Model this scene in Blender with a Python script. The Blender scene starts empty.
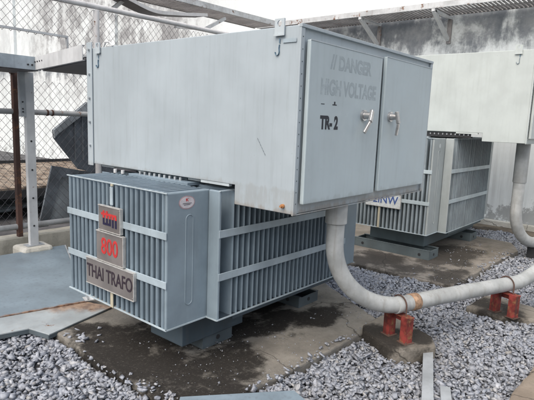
import bpy, bmesh, math, random
import numpy as np
from mathutils import Vector, Matrix
random.seed(7)
SC = bpy.context.scene
COL = SC.collection
GZ = -0.10      # top of the dirt under the gravel
SZ = -0.04      # top of the concrete slabs

# ------------------------------------------------------------------ materials
def new_mat(name):
    m = bpy.data.materials.new(name); m.use_nodes = True
    nt = m.node_tree; nt.nodes.clear()
    out = nt.nodes.new('ShaderNodeOutputMaterial')
    bs = nt.nodes.new('ShaderNodeBsdfPrincipled')
    nt.links.new(bs.outputs[0], out.inputs[0])
    return m, nt, bs
def N(nt, t, **k):
    n = nt.nodes.new(t)
    for a, b in k.items(): setattr(n, a, b)
    return n
def coords(nt, scale=(1,1,1)):
    tc = N(nt, 'ShaderNodeTexCoord'); mp = N(nt, 'ShaderNodeMapping')
    mp.inputs['Scale'].default_value = scale
    nt.links.new(tc.outputs['Object'], mp.inputs['Vector'])
    return mp.outputs[0]
def noise(nt, vec, scale, detail=5, rough=.6):
    n = N(nt, 'ShaderNodeTexNoise'); n.inputs['Scale'].default_value = scale
    n.inputs['Detail'].default_value = detail; n.inputs['Roughness'].default_value = rough
    nt.links.new(vec, n.inputs['Vector']); return n.outputs['Fac']
def ramp(nt, fac, a, b, lo=0., hi=1.):
    r = N(nt, 'ShaderNodeMapRange'); r.interpolation_type = 'SMOOTHSTEP'
    r.inputs['From Min'].default_value = a; r.inputs['From Max'].default_value = b
    r.inputs['To Min'].default_value = lo; r.inputs['To Max'].default_value = hi
    nt.links.new(fac, r.inputs['Value']); return r.outputs[0]
def mix(nt, fac, c1, c2, mode='MIX'):
    m = N(nt, 'ShaderNodeMix'); m.data_type = 'RGBA'; m.blend_type = mode
    if isinstance(fac, (int, float)): m.inputs[0].default_value = fac
    else: nt.links.new(fac, m.inputs[0])
    for i, c in ((6, c1), (7, c2)):
        if isinstance(c, tuple): m.inputs[i].default_value = (*c[:3], 1)
        else: nt.links.new(c, m.inputs[i])
    return m.outputs[2]
def math_(nt, op, a, b=None):
    m = N(nt, 'ShaderNodeMath'); m.operation = op; m.use_clamp = False
    for i, c in ((0, a), (1, b)):
        if c is None: continue
        if isinstance(c, (int, float)): m.inputs[i].default_value = c
        else: nt.links.new(c, m.inputs[i])
    return m.outputs[0]
def bump(nt, bs, h, strength=.3, dist=.01):
    b = N(nt, 'ShaderNodeBump'); b.inputs['Strength'].default_value = strength
    b.inputs['Distance'].default_value = dist
    nt.links.new(h, b.inputs['Height']); nt.links.new(b.outputs[0], bs.inputs['Normal'])

def paint(name, col, dirt=(.12,.11,.1), amt=.35, rough=.5, metal=0., rust=0., streak=.5, spec=.5, cloud=.12, var=4., wavy=0., rs=7.3, grime=()):
    """weathered sheet-metal paint: cloudy fade, vertical rain streaks, specks and rust"""
    m, nt, bs = new_mat(name)
    v = coords(nt); vs = coords(nt, (9, 9, .55))
    n1 = noise(nt, v, var, 6); n2 = noise(nt, vs, 3.2, 5, .65); n3 = noise(nt, v, 38, 4, .7)
    dark = tuple(c*(1-cloud*1.6) for c in col); light = tuple(min(1, c*(1+cloud)) for c in col)
    c = mix(nt, ramp(nt, n1, .3, .7), dark, light)
    c = mix(nt, ramp(nt, n2, .47, .8, 0, streak*amt), c, dirt)
    c = mix(nt, ramp(nt, n3, .66, .74, 0, amt), c, dirt)
    r = ramp(nt, n1, .3, .7, rough-.06, rough+.1)
    if grime:   # dirt and rust collected along folded lower edges (heights in metres)
        sx = N(nt, 'ShaderNodeSeparateXYZ'); nt.links.new(v, sx.inputs[0])
        gn = noise(nt, coords(nt, (5,5,1.2)), 3.0, 8, .75)
        for (g0, g1, gc, ga) in grime:
            hz = ramp(nt, sx.outputs[2], g0, g1, .20, -.12)
            gf = math_(nt, 'MULTIPLY', ramp(nt, math_(nt, 'ADD', gn, hz), .56, .74, 0, ga), ramp(nt, sx.outputs[2], g1-.005, g1+.02, 1, 0))
            c = mix(nt, gf, c, gc)
    if rust > 0:
        rn = noise(nt, v, rs, 8, .72)
        rf = ramp(nt, rn, .64-rust*.3, .70-rust*.2)
        rc = mix(nt, ramp(nt, n3, .35, .65), (.09,.038,.022), (.24,.115,.055))
        c = mix(nt, rf, c, rc); r = mix(nt, rf, r, (.9,.9,.9))
        mt = math_(nt, 'MULTIPLY', math_(nt, 'SUBTRACT', 1., rf), metal)
        nt.links.new(mt, bs.inputs['Metallic'])
    else: bs.inputs['Metallic'].default_value = metal
    bs.inputs['Specular IOR Level'].default_value = spec
    nt.links.new(c, bs.inputs['Base Color']); nt.links.new(r, bs.inputs['Roughness'])
    if wavy:
        wn = noise(nt, coords(nt), 2.3, 2, .4); bump(nt, bs, wn, wavy, .05)
    else: bump(nt, bs, n3, .12, .003)
    return m
def plain(name, col, rough=.6, metal=0.):
    m, nt, bs = new_mat(name); v = coords(nt)
    c = mix(nt, ramp(nt, noise(nt, v, 30, 4), .3, .7), tuple(x*.85 for x in col), tuple(min(1,x*1.1) for x in col))
    nt.links.new(c, bs.inputs['Base Color']); bs.inputs['Roughness'].default_value = rough
    bs.inputs['Metallic'].default_value = metal
    return m

M = {}
M['box'] = paint('box_paint', (.395,.455,.49), dirt=(.20,.22,.23), amt=.30, rough=.42, streak=.95, cloud=.055, var=1.6, wavy=.16, grime=((1.0,1.06,(.25,.20,.15),.45),(1.118,1.17,(.22,.20,.17),.25)))
M['box_lip'] = paint('box_lip_paint', (.46,.52,.55), amt=.4, rough=.5, rust=.04, cloud=.06)
M['door'] = paint('door_paint', (.43,.51,.54), dirt=(.21,.25,.26), amt=.3, rough=.45, streak=.6, cloud=.055, var=2.2, wavy=.12, grime=((1.055,1.12,(.24,.26,.26),.3),))
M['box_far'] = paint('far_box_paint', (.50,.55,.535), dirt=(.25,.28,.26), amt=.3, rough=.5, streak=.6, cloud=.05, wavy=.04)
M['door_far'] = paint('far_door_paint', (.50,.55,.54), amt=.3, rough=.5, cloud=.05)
M['fin'] = paint('fin_paint', (.20,.262,.312), dirt=(.10,.11,.11), amt=.55, rough=.42, streak=.5, cloud=.1)
M['fin_edge'] = paint('fin_edge_paint', (.42,.50,.54), amt=.5, rough=.5, rust=.02)
M['panel_end'] = paint('end_fin_paint', (.235,.30,.345), dirt=(.13,.15,.16), amt=.45, rough=.4, streak=.5, cloud=.08, wavy=.08)
M['band'] = paint('band_paint', (.37,.45,.50), dirt=(.2,.2,.19), amt=.45, rough=.45, rust=.0)
M['tank'] = paint('tank_paint_with_shade', (.055,.08,.10), amt=.5, rough=.6, cloud=.15)  # darkened paint: deep shade behind and under the fins put into the colour
M['skid'] = paint('skid_paint', (.085,.11,.125), dirt=(.10,.09,.07), amt=.6, rough=.6, cloud=.15, rust=.03)
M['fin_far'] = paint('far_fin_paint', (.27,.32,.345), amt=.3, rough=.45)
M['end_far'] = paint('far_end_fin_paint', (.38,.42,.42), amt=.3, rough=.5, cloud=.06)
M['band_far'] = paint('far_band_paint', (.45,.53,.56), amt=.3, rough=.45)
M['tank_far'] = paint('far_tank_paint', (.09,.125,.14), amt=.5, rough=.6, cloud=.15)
M['skid_far'] = paint('far_skid_paint', (.11,.14,.15), dirt=(.10,.09,.07), amt=.6, rough=.6, cloud=.15)
M['steel_plate'] = paint('brushed_plate', (.29,.27,.262), dirt=(.15,.13,.12), amt=.4, rough=.42, metal=.55, streak=.5)
M['plate_edge'] = plain('plate_edge', (.6,.6,.58), .4, .4)
M['galv'] = paint('galvanised', (.42,.45,.47), dirt=(.2,.2,.2), amt=.5, rough=.5, metal=.35, cloud=.15, rust=.0)
M['galv_white'] = paint('pale_galvanised', (.60,.62,.63), dirt=(.3,.28,.26), amt=.5, rough=.55, metal=.1, cloud=.1, rust=.02)
M['galv_rust'] = paint('rusting_galvanised', (.55,.57,.58), dirt=(.25,.2,.16), amt=.7, rough=.6, metal=.1, cloud=.15, rust=.28)
M['tray'] = paint('tray_blue_grey', (.38,.44,.48), dirt=(.12,.13,.14), amt=.6, rough=.5, metal=.3, cloud=.2, rust=.02)
M['tray_dark'] = paint('tray_shaded_steel', (.17,.17,.18), amt=.6, rough=.7, metal=.2, cloud=.2, rust=.1)  # darker copy of the tray steel, shade of undersides put into the colour
M['tray_slat'] = paint('tray_slats', (.27,.26,.26), amt=.6, rough=.7, metal=.1, cloud=.2, rust=.12)
M['rust'] = paint('rusty_steel', (.09,.05,.04), dirt=(.05,.03,.03), amt=.6, rough=.9, rust=.3, cloud=.3)
M['rail'] = paint('rail_white', (.62,.62,.62), dirt=(.3,.26,.22), amt=.5, rough=.5, rust=.05, cloud=.08)
M['rail_grey'] = paint('rail_grey', (.36,.37,.37), dirt=(.2,.15,.1), amt=.6, rough=.6, rust=.14, cloud=.15)
M['wire'] = plain('fence_wire', (.06,.06,.07), .6, .3)
M['pvc'] = paint('pipe_pvc', (.42,.44,.435), dirt=(.20,.17,.13), amt=.75, rough=.5, streak=.6, cloud=.13, var=7)
M['tape'] = paint('rust_stained_tape', (.38,.25,.16), dirt=(.24,.12,.06), amt=1., rough=.75, cloud=.38, var=22, streak=1.)
M['clamp'] = paint('clamp_rust', (.12,.07,.055), amt=.5, rough=.85, cloud=.3)
M['red'] = paint('red_post', (.23,.036,.03), dirt=(.06,.035,.03), amt=1., rough=.7, cloud=.4, rust=.42, rs=19, var=14, streak=1.3)
M['darksteel'] = plain('dark_steel', (.035,.037,.04), .7, .2)
M['chrome'] = plain('handle_chrome', (.5,.5,.5), .3, .8)
M['black'] = plain('stencil_black', (.03,.035,.045), .7)
M['faded'] = plain('faded_stencil', (.31,.37,.40), .6)
M['faded_far'] = plain('hook_mark_blue', (.12,.20,.27), .7)
M['red_letter'] = plain('letter_red', (.50,.035,.035), .5)
M['navy'] = plain('letter_navy', (.015,.012,.045), .6)
M['brown_letter'] = plain('letter_brown', (.03,.02,.03), .6)
M['blue_letter'] = plain('letter_blue', (.06,.11,.30), .5)
M['white_plate'] = plain('white_plate', (.58,.62,.62), .5)
M['sticker'] = plain('sticker_white', (.58,.55,.57), .6)
M['sticker_rim'] = plain('sticker_rim', (.42,.30,.32), .6)
M['cream'] = paint('cream_tube', (.50,.47,.36), dirt=(.3,.25,.15), amt=.6, rough=.6)
M['orange'] = plain('brass_plug', (.50,.24,.10), .5, .3)
M['sheet'] = paint('blue_grey_sheet', (.19,.245,.285), dirt=(.10,.11,.12), amt=.8, rough=.42, streak=.7, cloud=.12, var=2.5, wavy=.08)
M['flange'] = paint('pale_flange', (.33,.37,.385), dirt=(.25,.2,.16), amt=.6, rough=.5, rust=.05, cloud=.12)
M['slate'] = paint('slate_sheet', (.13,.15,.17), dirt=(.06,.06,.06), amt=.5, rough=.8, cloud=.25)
M['slate_pale'] = paint('grey_sheet', (.29,.32,.34), dirt=(.1,.1,.1), amt=.5, rough=.8, cloud=.2)  # paler grey sheet colour beside the dark slate

def concrete(name, a, b, dark=(.02,.018,.016), oil=0., scale=3., mask=None):
    m, nt, bs = new_mat(name); v = coords(nt)
    n1 = noise(nt, v, scale, 8, .65); n2 = noise(nt, v, 45, 6, .7); n3 = noise(nt, v, 1.7, 9, .62)
    c = mix(nt, ramp(nt, n1, .3, .7), a, b)
    c = mix(nt, ramp(nt, n2, .56, .74, 0, .55), c, tuple(x*.45 for x in a))
    if oil:
        f = n3
        if mask:   # oil soaked areas: ellipses on the slab, edges broken up by noise
            sx = N(nt, 'ShaderNodeSeparateXYZ'); nt.links.new(v, sx.inputs[0])
            tot = None
            for (cx, cy, rx, ry) in mask:
                dx = math_(nt, 'DIVIDE', math_(nt, 'SUBTRACT', sx.outputs[0], cx), rx)
                dy = math_(nt, 'DIVIDE', math_(nt, 'SUBTRACT', sx.outputs[1], cy), ry)
                d = math_(nt, 'ADD', math_(nt, 'MULTIPLY', dx, dx), math_(nt, 'MULTIPLY', dy, dy))
                e = ramp(nt, d, 0., 1.4, .33, 0.)
                tot = e if tot is None else math_(nt, 'MAXIMUM', tot, e)
            f = math_(nt, 'ADD', noise(nt, v, 3.4, 10, .7), math_(nt, 'SUBTRACT', tot, .10))
        f = ramp(nt, f, .50, .68, 0, oil)
        gr = noise(nt, v, 60, 9, .85)     # pale grit stuck in the oil
        dk = mix(nt, ramp(nt, gr, .54, .70, 0, .5), dark, tuple(x*1.1 for x in b))
        c = mix(nt, f, c, dk)
    vo = N(nt, 'ShaderNodeTexVoronoi'); vo.feature = 'DISTANCE_TO_EDGE'; vo.inputs['Scale'].default_value = .62
    wv = N(nt, 'ShaderNodeVectorMath'); wv.operation = 'ADD'; nz = N(nt, 'ShaderNodeTexNoise'); nz.inputs['Scale'].default_value = 4; nz.inputs['Detail'].default_value = 6
    nt.links.new(v, nz.inputs['Vector']); sc = N(nt, 'ShaderNodeVectorMath'); sc.operation = 'SCALE'; sc.inputs['Scale'].default_value = .22
    nt.links.new(nz.outputs['Color'], sc.inputs[0]); nt.links.new(v, wv.inputs[0]); nt.links.new(sc.outputs[0], wv.inputs[1]); nt.links.new(wv.outputs[0], vo.inputs['Vector'])
    c = mix(nt, ramp(nt, vo.outputs['Distance'], .001, .004, .65, 0), c, (.03,.027,.024))
    nt.links.new(c, bs.inputs['Base Color']); bs.inputs['Roughness'].default_value = .9
    bs.inputs['Specular IOR Level'].default_value = .25
    h = math_(nt, 'ADD', n2, math_(nt, 'MULTIPLY', n1, 2.))
    bump(nt, bs, h, .5, .012)
    return m
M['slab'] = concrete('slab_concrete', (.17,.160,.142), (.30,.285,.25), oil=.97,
    mask=[(-.26,.42,.52,.46),(.10,.50,.34,.26),(.35,.85,.5,.25),(.72,.70,.42,.20),(1.10,.50,.42,.20),(-.32,1.0,.40,.8),(.2,1.05,1.3,.40)])  # real oil stains, blackened and widened to paint deeper shade under the transformer too
M['slab_far'] = concrete('far_slab_concrete', (.18,.165,.14), (.30,.275,.24), oil=.8, mask=[(3.0,.15,.5,.2),(3.9,.45,1.0,.4),(3.0,.9,.5,.6)])
M['block'] = concrete('block_concrete', (.17,.155,.13), (.27,.25,.215), oil=.9, mask=[(1.05,-.1,.22,.35),(1.25,-.3,.25,.12),(2.3,-.5,.3,.3)])
M['kerb'] = concrete('kerb_concrete', (.36,.345,.29), (.55,.53,.46), oil=.45, dark=(.12,.11,.08))
M['kerb_br'] = concrete('kerb_brown', (.20,.165,.13), (.30,.255,.205), oil=.3)
M['plinth'] = concrete('plinth_white', (.50,.49,.43), (.66,.65,.60), oil=.3, dark=(.2,.18,.13))
M['mossy'] = concrete('mossy_concrete', (.09,.075,.06), (.20,.17,.13), oil=.6)

def gravel_mat():
    m, nt, bs = new_mat('crushed_stone'); g = N(nt, 'ShaderNodeNewGeometry')
    cr = N(nt, 'ShaderNodeValToRGB'); nt.links.new(g.outputs['Random Per Island'], cr.inputs[0])
    e = cr.color_ramp.elements; e[0].position = 0; e[0].color = (.09,.10,.125,1); e[1].position = 1; e[1].color = (.42,.44,.47,1)
    for p, c in ((.25,(.175,.195,.235,1)),(.55,(.22,.245,.29,1)),(.82,(.285,.31,.355,1)),(.95,(.26,.25,.23,1))):
        x = e.new(p); x.color = c
    v = coords(nt); n = noise(nt, v, 55, 6, .7)
    c = mix(nt, ramp(nt, n, .35, .65), cr.outputs[0], mix(nt, .55, cr.outputs[0], (.52,.54,.57)))
    big = noise(nt, v, 1.1, 4)
    c = mix(nt, ramp(nt, big, .45, .7, 0, .35), c, (.16,.15,.14))
    nt.links.new(c, bs.inputs['Base Color']); bs.inputs['Roughness'].default_value = .8
    bump(nt, bs, noise(nt, v, 160, 4), .4, .003)
    return m
M['gravel'] = gravel_mat()
M['dirt'] = concrete('dirt', (.05,.05,.052), (.13,.13,.135))

def wall_mat():
    m, nt, bs = new_mat('mouldy_white_plaster'); v = coords(nt)
    s = N(nt, 'ShaderNodeSeparateXYZ'); nt.links.new(v, s.inputs[0]); Y, Z = s.outputs[1], s.outputs[2]
    vs = coords(nt, (1, 1.5, .30)); vst = coords(nt, (1, 1, .35))
    st = noise(nt, vs, 1.5, 9, .72); pt = noise(nt, v, 2.6, 10, .75); big = noise(nt, vst, .8, 5, .6)
    c = mix(nt, ramp(nt, noise(nt, v, .9, 6), .3, .7), (.70,.75,.76), (.80,.85,.86))
    def AND(*a):
        r = a[0]
        for b in a[1:]: r = math_(nt, 'MULTIPLY', r, b)
        return r
    # black mould under the tray, running down in streaks
    band = AND(ramp(nt, Z, 1.9, 2.95), ramp(nt, Z, 3.30, 3.46, 1, 0), ramp(nt, Y, 6.2, 8.5, 1, .15))
    f1 = ramp(nt, math_(nt, 'ADD', math_(nt, 'ADD', math_(nt, 'MULTIPLY', st, .6), math_(nt, 'MULTIPLY', pt, .4)), ramp(nt, Z, 2.45, 3.25, -.07, .14)), .47, .62, 0, .95)
    f1 = AND(f1, ramp(nt, band, 0, .2))
    f1 = AND(f1, ramp(nt, noise(nt, v, .9, 7, .7), .34, .48, .15, 1))
    # left stretch: tall grey rain streaks
    b2 = AND(ramp(nt, Y, 6.5, 9.5), ramp(nt, Y, 15., 18., 1, .25), ramp(nt, Z, 1.2, 3.2, .15, 1))
    f2 = ramp(nt, math_(nt, 'ADD', math_(nt, 'ADD', math_(nt, 'MULTIPLY', st, .55), math_(nt, 'MULTIPLY', big, .5)), math_(nt, 'MULTIPLY', math_(nt, 'SUBTRACT', pt, .5), .9)), .45, .66, 0, .85)
    f2 = AND(f2, b2)
    # damp patches at the foot of the wall
    b3 = AND(ramp(nt, Z, .0, .75, 1, 0), ramp(nt, Y, 5, 8, 1, .4))
    f3 = AND(ramp(nt, math_(nt, 'ADD', pt, math_(nt, 'MULTIPLY', b3, .17)), .58, .68, 0, 1.), ramp(nt, b3, 0, .3))
    f3 = math_(nt, 'MINIMUM', f3, .75)
    # faint overall speckle
    f4 = ramp(nt, noise(nt, v, 6, 9, .8), .62, .72, 0, .22)
    c = mix(nt, f4, c, (.38,.37,.35))
    c = mix(nt, math_(nt, 'MULTIPLY', ramp(nt, noise(nt, coords(nt, (1,3.5,.18)), 1.8, 8, .7), .48, .68, 0, .38), ramp(nt, Z, 3.3, 3.45, 1, .35)), c, (.40,.42,.42))
    c = mix(nt, f3, c, (.24,.25,.25))
    c = mix(nt, math_(nt, 'MULTIPLY', b2, ramp(nt, big, .35, .6, 0, .5)), c, (.42,.42,.42))
    c = mix(nt, f2, c, (.22,.22,.225))
    c = mix(nt, f1, c, mix(nt, ramp(nt, noise(nt, v, 1.7, 9, .75), .35, .65), (.10,.12,.145), (.25,.27,.29)))
    nt.links.new(c, bs.inputs['Base Color']); bs.inputs['Roughness'].default_value = .9
    bump(nt, bs, pt, .3, .02)
    return m
M['wall'] = wall_mat()

def roof_mat():
    m, nt, bs = new_mat('brown_tiles'); v = coords(nt)
    w = N(nt, 'ShaderNodeTexWave'); w.inputs['Scale'].default_value = 2.2; w.inputs['Distortion'].default_value = 2.5
    nt.links.new(v, w.inputs['Vector'])
    c = mix(nt, w.outputs['Fac'], (.06,.048,.038), (.19,.14,.10))
    c = mix(nt, ramp(nt, noise(nt, v, 5, 8, .8), .4, .65), c, (.34,.29,.23))
    nt.links.new(c, bs.inputs['Base Color']); bs.inputs['Roughness'].default_value = .95
    return m
M['roof'] = roof_mat()

def sheet_mat():
    """blue grey sheet with rust along the folded crease (world line given by two points)"""
    m = M['sheet'].copy(); m.name = 'rust_edged_sheet'; nt = m.node_tree
    bs = [n for n in nt.nodes if n.type == 'BSDF_PRINCIPLED'][0]
    src = bs.inputs['Base Color'].links[0].from_socket
    v = coords(nt); s = N(nt, 'ShaderNodeSeparateXYZ'); nt.links.new(v, s.inputs[0])
    # distance from the crease y = 1.944 - .2287*(x+.092)
    ln = math_(nt, 'SUBTRACT', s.outputs[1], math_(nt, 'ADD', math_(nt, 'MULTIPLY', s.outputs[0], -.2287), 1.923))
    d = math_(nt, 'ABSOLUTE', ln)
    n = noise(nt, v, 9, 8, .75)
    f = ramp(nt, math_(nt, 'SUBTRACT', d, math_(nt, 'MULTIPLY', n, .115)), -.06, -.02, 1, 0)
    f2 = math_(nt, 'MULTIPLY', ramp(nt, ln, -.20, -.02, 0, 1), ramp(nt, ln, -.01, 0, 1, 0))
    f2 = math_(nt, 'MULTIPLY', f2, ramp(nt, math_(nt, 'ADD', noise(nt, v, 3, 6), math_(nt, 'MULTIPLY', s.outputs[0], .25)), .38, .5))
    rc = mix(nt, ramp(nt, noise(nt, v, 26, 6), .35, .65), (.10,.05,.03), (.30,.18,.11))
    c = mix(nt, math_(nt, 'MULTIPLY', f2, .75), src, (.21,.15,.11))
    c = mix(nt, f, c, rc)
    nt.links.new(c, bs.inputs['Base Color'])
    return m
M['sheet_rusty'] = sheet_mat()
def flange_mat():
    m = M['flange'].copy(); m.name = 'rust_stained_flange'; nt = m.node_tree
    bs = [n for n in nt.nodes if n.type == 'BSDF_PRINCIPLED'][0]
    src = bs.inputs['Base Color'].links[0].from_socket
    v = coords(nt); s = N(nt, 'ShaderNodeSeparateXYZ'); nt.links.new(v, s.inputs[0])
    ln = math_(nt, 'SUBTRACT', s.outputs[1], math_(nt, 'ADD', math_(nt, 'MULTIPLY', s.outputs[0], -.2287), 1.923))
    g = math_(nt, 'ADD', math_(nt, 'MULTIPLY', ln, 2.2), math_(nt, 'MULTIPLY', s.outputs[0], 1.3))
    g = math_(nt, 'ADD', g, noise(nt, v, 5, 7, .7))
    f = ramp(nt, g, -.25, .18, 0, .85)
    rc = mix(nt, ramp(nt, noise(nt, v, 22, 6), .35, .65), (.15,.085,.05), (.33,.22,.14))
    nt.links.new(mix(nt, f, src, rc), bs.inputs['Base Color'])
    return m
M['flange_rusty'] = flange_mat()

def worn(name, ink, ground):
    m, nt, bs = new_mat(name); v = coords(nt)
    f = math_(nt, 'ADD', math_(nt, 'MULTIPLY', noise(nt, v, 14, 6, .7), .7), math_(nt, 'MULTIPLY', noise(nt, v, 70, 4, .7), .3))
    nt.links.new(mix(nt, ramp(nt, f, .50, .64), ink, ground), bs.inputs['Base Color']); bs.inputs['Roughness'].default_value = .55
    return m
M['faded'] = worn('faded_stencil', (.32,.38,.41), (.42,.495,.525))
# ------------------------------------------------------------------ mesh helpers
class MB:
    def __init__(s): s.v = []; s.f = []; s.m = []; s.st = []
    def quadbox(s, c8, mi=0):
        b = len(s.v); s.st.append((b, len(s.f))); s.v += [tuple(p) for p in c8]
        for q in ((0,3,2,1),(4,5,6,7),(0,1,5,4),(1,2,6,5),(2,3,7,6),(3,0,4,7)):
            s.f.append(tuple(b+i for i in q)); s.m.append(mi)
        return s
    def box(s, x0, x1, y0, y1, z0, z1, mi=0):
        return s.quadbox([(x0,y0,z0),(x1,y0,z0),(x1,y1,z0),(x0,y1,z0),(x0,y0,z1),(x1,y0,z1),(x1,y1,z1),(x0,y1,z1)], mi)
    def beam(s, a, b, w, h, up=(0,0,1), mi=0):
        a = Vector(a); b = Vector(b); d = (b-a).normalized(); up = Vector(up)
        sx = d.cross(up).normalized(); u = sx.cross(d).normalized()
        c = []
        for p in (a, b):
            for (i, j) in ((-1,-1),(1,-1),(1,1),(-1,1)): c.append(p + sx*(i*w/2) + u*(j*h/2))
        return s.quadbox(c, mi)
    def tube(s, pts, r, n=12, cap=True, mi=0, closed=False):
        pts = [Vector(p) for p in pts]; L = len(pts); b = len(s.v); s.st.append((b, len(s.f)))
        rr = r if isinstance(r, (list, tuple)) else [r]*L
        ref = None
        for i, p in enumerate(pts):
            if closed: d = (pts[(i+1) % L]-pts[i-1]).normalized()
            else: d = (pts[min(i+1, L-1)]-pts[max(i-1, 0)]).normalized()
            if ref is None:
                ref = Vector((0,0,1)) if abs(d.z) < .9 else Vector((1,0,0))
            x = (ref - d*ref.dot(d)).normalized(); ref = x; y = d.cross(x)
            for k in range(n):
                t = 2*math.pi*k/n
                s.v.append(tuple(p + (x*math.cos(t)+y*math.sin(t))*rr[i]))
        R_ = L if closed else L-1
        for i in range(R_):
            for k in range(n):
                i2 = (i+1) % L
                s.f.append((b+i*n+k, b+i*n+(k+1) % n, b+i2*n+(k+1) % n, b+i2*n+k)); s.m.append(mi)
        if cap and not closed:
            s.f.append(tuple(b+k for k in range(n))[::-1]); s.m.append(mi)
            s.f.append(tuple(b+(L-1)*n+k for k in range(n))); s.m.append(mi)
        return s
    def prism(s, poly, off, mi=0):
        """closed polygon of 3-D points swept by the vector off"""
        b = len(s.v); n = len(poly); off = Vector(off); s.st.append((b, len(s.f)))
        s.v += [tuple(Vector(p)) for p in poly] + [tuple(Vector(p)+off) for p in poly]
        s.f.append(tuple(b+i for i in range(n))[::-1]); s.m.append(mi)
        s.f.append(tuple(b+n+i for i in range(n))); s.m.append(mi)
        for i in range(n):
            j = (i+1) % n; s.f.append((b+i, b+j, b+n+j, b+n+i)); s.m.append(mi)
        return s
    def each(s, name, mat, parent, **k):
        """every primitive collected becomes a part of its own"""
        out = []; st = s.st+[(len(s.v), len(s.f))]
        for (v0, f0), (v1, f1) in zip(st[:-1], st[1:]):
            q = MB(); q.v = s.v[v0:v1]; q.f = [tuple(i-v0 for i in f) for f in s.f[f0:f1]]; q.m = s.m[f0:f1]
            out.append(q.build(name, mat, parent, **k))
        return out
    def build(s, name, mat, parent=None, bevel=0., smooth=False, seg=2):
        me = bpy.data.meshes.new(name); me.from_pydata(s.v, [], s.f)
        mats = mat if isinstance(mat, (list, tuple)) else [mat]
        for x in mats: me.materials.append(x)
        for p, i in zip(me.polygons, s.m): p.material_index = i
        bm = bmesh.new(); bm.from_mesh(me); bmesh.ops.recalc_face_normals(bm, faces=bm.faces)
        bm.to_mesh(me); bm.free()
        o = bpy.data.objects.new(name, me); COL.objects.link(o)
        if smooth:
            me.polygons.foreach_set('use_smooth', [True]*len(me.polygons))
            me.set_sharp_from_angle(angle=math.radians(40))
        if bevel:
            bv = o.modifiers.new('bevel', 'BEVEL'); bv.width = bevel; bv.segments = seg
            bv.limit_method = 'ANGLE'; bv.angle_limit = math.radians(40)
        if parent: attach(o, parent)
        return o
def root_of(o):
    while o.parent: o = o.parent
    return o
ABS = {}
def attach(o, p):
    """all meshes are written in world coordinates; only the root empty is moved"""
    o.parent = p
    r = root_of(p)
    if p is r and r.type == 'EMPTY': o.location = -Vector(r.location)
def thing(name, label, cat, loc=(0,0,0), group=None):
    o = bpy.data.objects.new(name, None); COL.objects.link(o); o.location = loc
    o.empty_display_size = .1; o['label'] = label; o['category'] = cat
    if group: o['group'] = group
    return o
def tag(o, label, cat, group=None, kind=None):
    o['label'] = label; o['category'] = cat
    if group: o['group'] = group
    if kind: o['kind'] = kind
    return o
def structure(o, label=None):
    o['kind'] = 'structure'
    if label: o['label'] = label
    return o
def text(name, s, mat, parent, loc, size, rot, sx=1., depth=.0015, bold=.0, track=1., shear=0.):
    cu = bpy.data.curves.new(name, 'FONT'); cu.body = s; cu.size = size; cu.extrude = depth
    cu.align_x = 'CENTER'; cu.align_y = 'CENTER'; cu.offset = bold; cu.space_character = track; cu.shear = shear
    t = bpy.data.objects.new(name, cu); COL.objects.link(t)
    bpy.context.view_layer.update()
    dg = bpy.context.evaluated_depsgraph_get()
    me = bpy.data.meshes.new_from_object(t.evaluated_get(dg))
    bpy.data.objects.remove(t)
    mt = Matrix.Translation(loc) @ rot.to_4x4() @ Matrix.Diagonal((sx, 1, 1, 1))
    me.transform(mt); me.materials.clear(); me.materials.append(mat)
    o = bpy.data.objects.new(name, me); COL.objects.link(o)
    if parent: attach(o, parent)
    return o
R_NX = Matrix(((0,0,-1),(-1,0,0),(0,1,0)))    # text on a face looking along -x (reads towards -y)
R_NY = Matrix(((1,0,0),(0,0,-1),(0,1,0)))     # text on a face looking along -y (reads towards +x)

# ------------------------------------------------------------------ ground, slabs
g = MB().box(-60, 60, -60, 60, GZ-.5, GZ-.02).build('ground', M['dirt']); structure(g)
def slab(name, poly, z0, z1, mat, seed, bev=.012):
    # outline subdivided and roughened so the edges are chipped
    rnd = random.Random(seed); pts = []
    n = len(poly)
    for i in range(n):
        a = Vector(poly[i]); b = Vector(poly[(i+1) % n]); L = (b-a).length; k = max(1, int(L/.07))
        for j in range(k):
            p = a.lerp(b, j/k); pts.append((p.x+rnd.uniform(-.006,.006), p.y+rnd.uniform(-.006,.006), z0))
    o = MB().prism(pts, (0,0,z1-z0)).build(name, mat, bevel=bev)
    return o
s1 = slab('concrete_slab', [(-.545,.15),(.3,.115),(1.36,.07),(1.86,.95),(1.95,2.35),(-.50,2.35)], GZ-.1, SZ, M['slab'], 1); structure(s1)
s2 = slab('concrete_slab', [(2.70,.10),(2.78,.02),(4.85,-.07),(5.30,.12),(5.5,2.3),(2.66,2.3)], GZ-.1, SZ, M['slab_far'], 2); structure(s2)
kb = slab('concrete_kerb', [(.36,-.995),(1.08,-1.0),(1.75,-1.03),(1.75,-1.8),(.36,-1.8)], GZ-.1, -.03, M['kerb_br'], 3, .02); structure(kb)
ws = slab('drain_kerb', [(6.05,-4),(6.5,-4),(6.5,1.0),(6.5,9),(6.05,9)], GZ-.1, -.055, M['mossy'], 4, .015); structure(ws)

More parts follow.
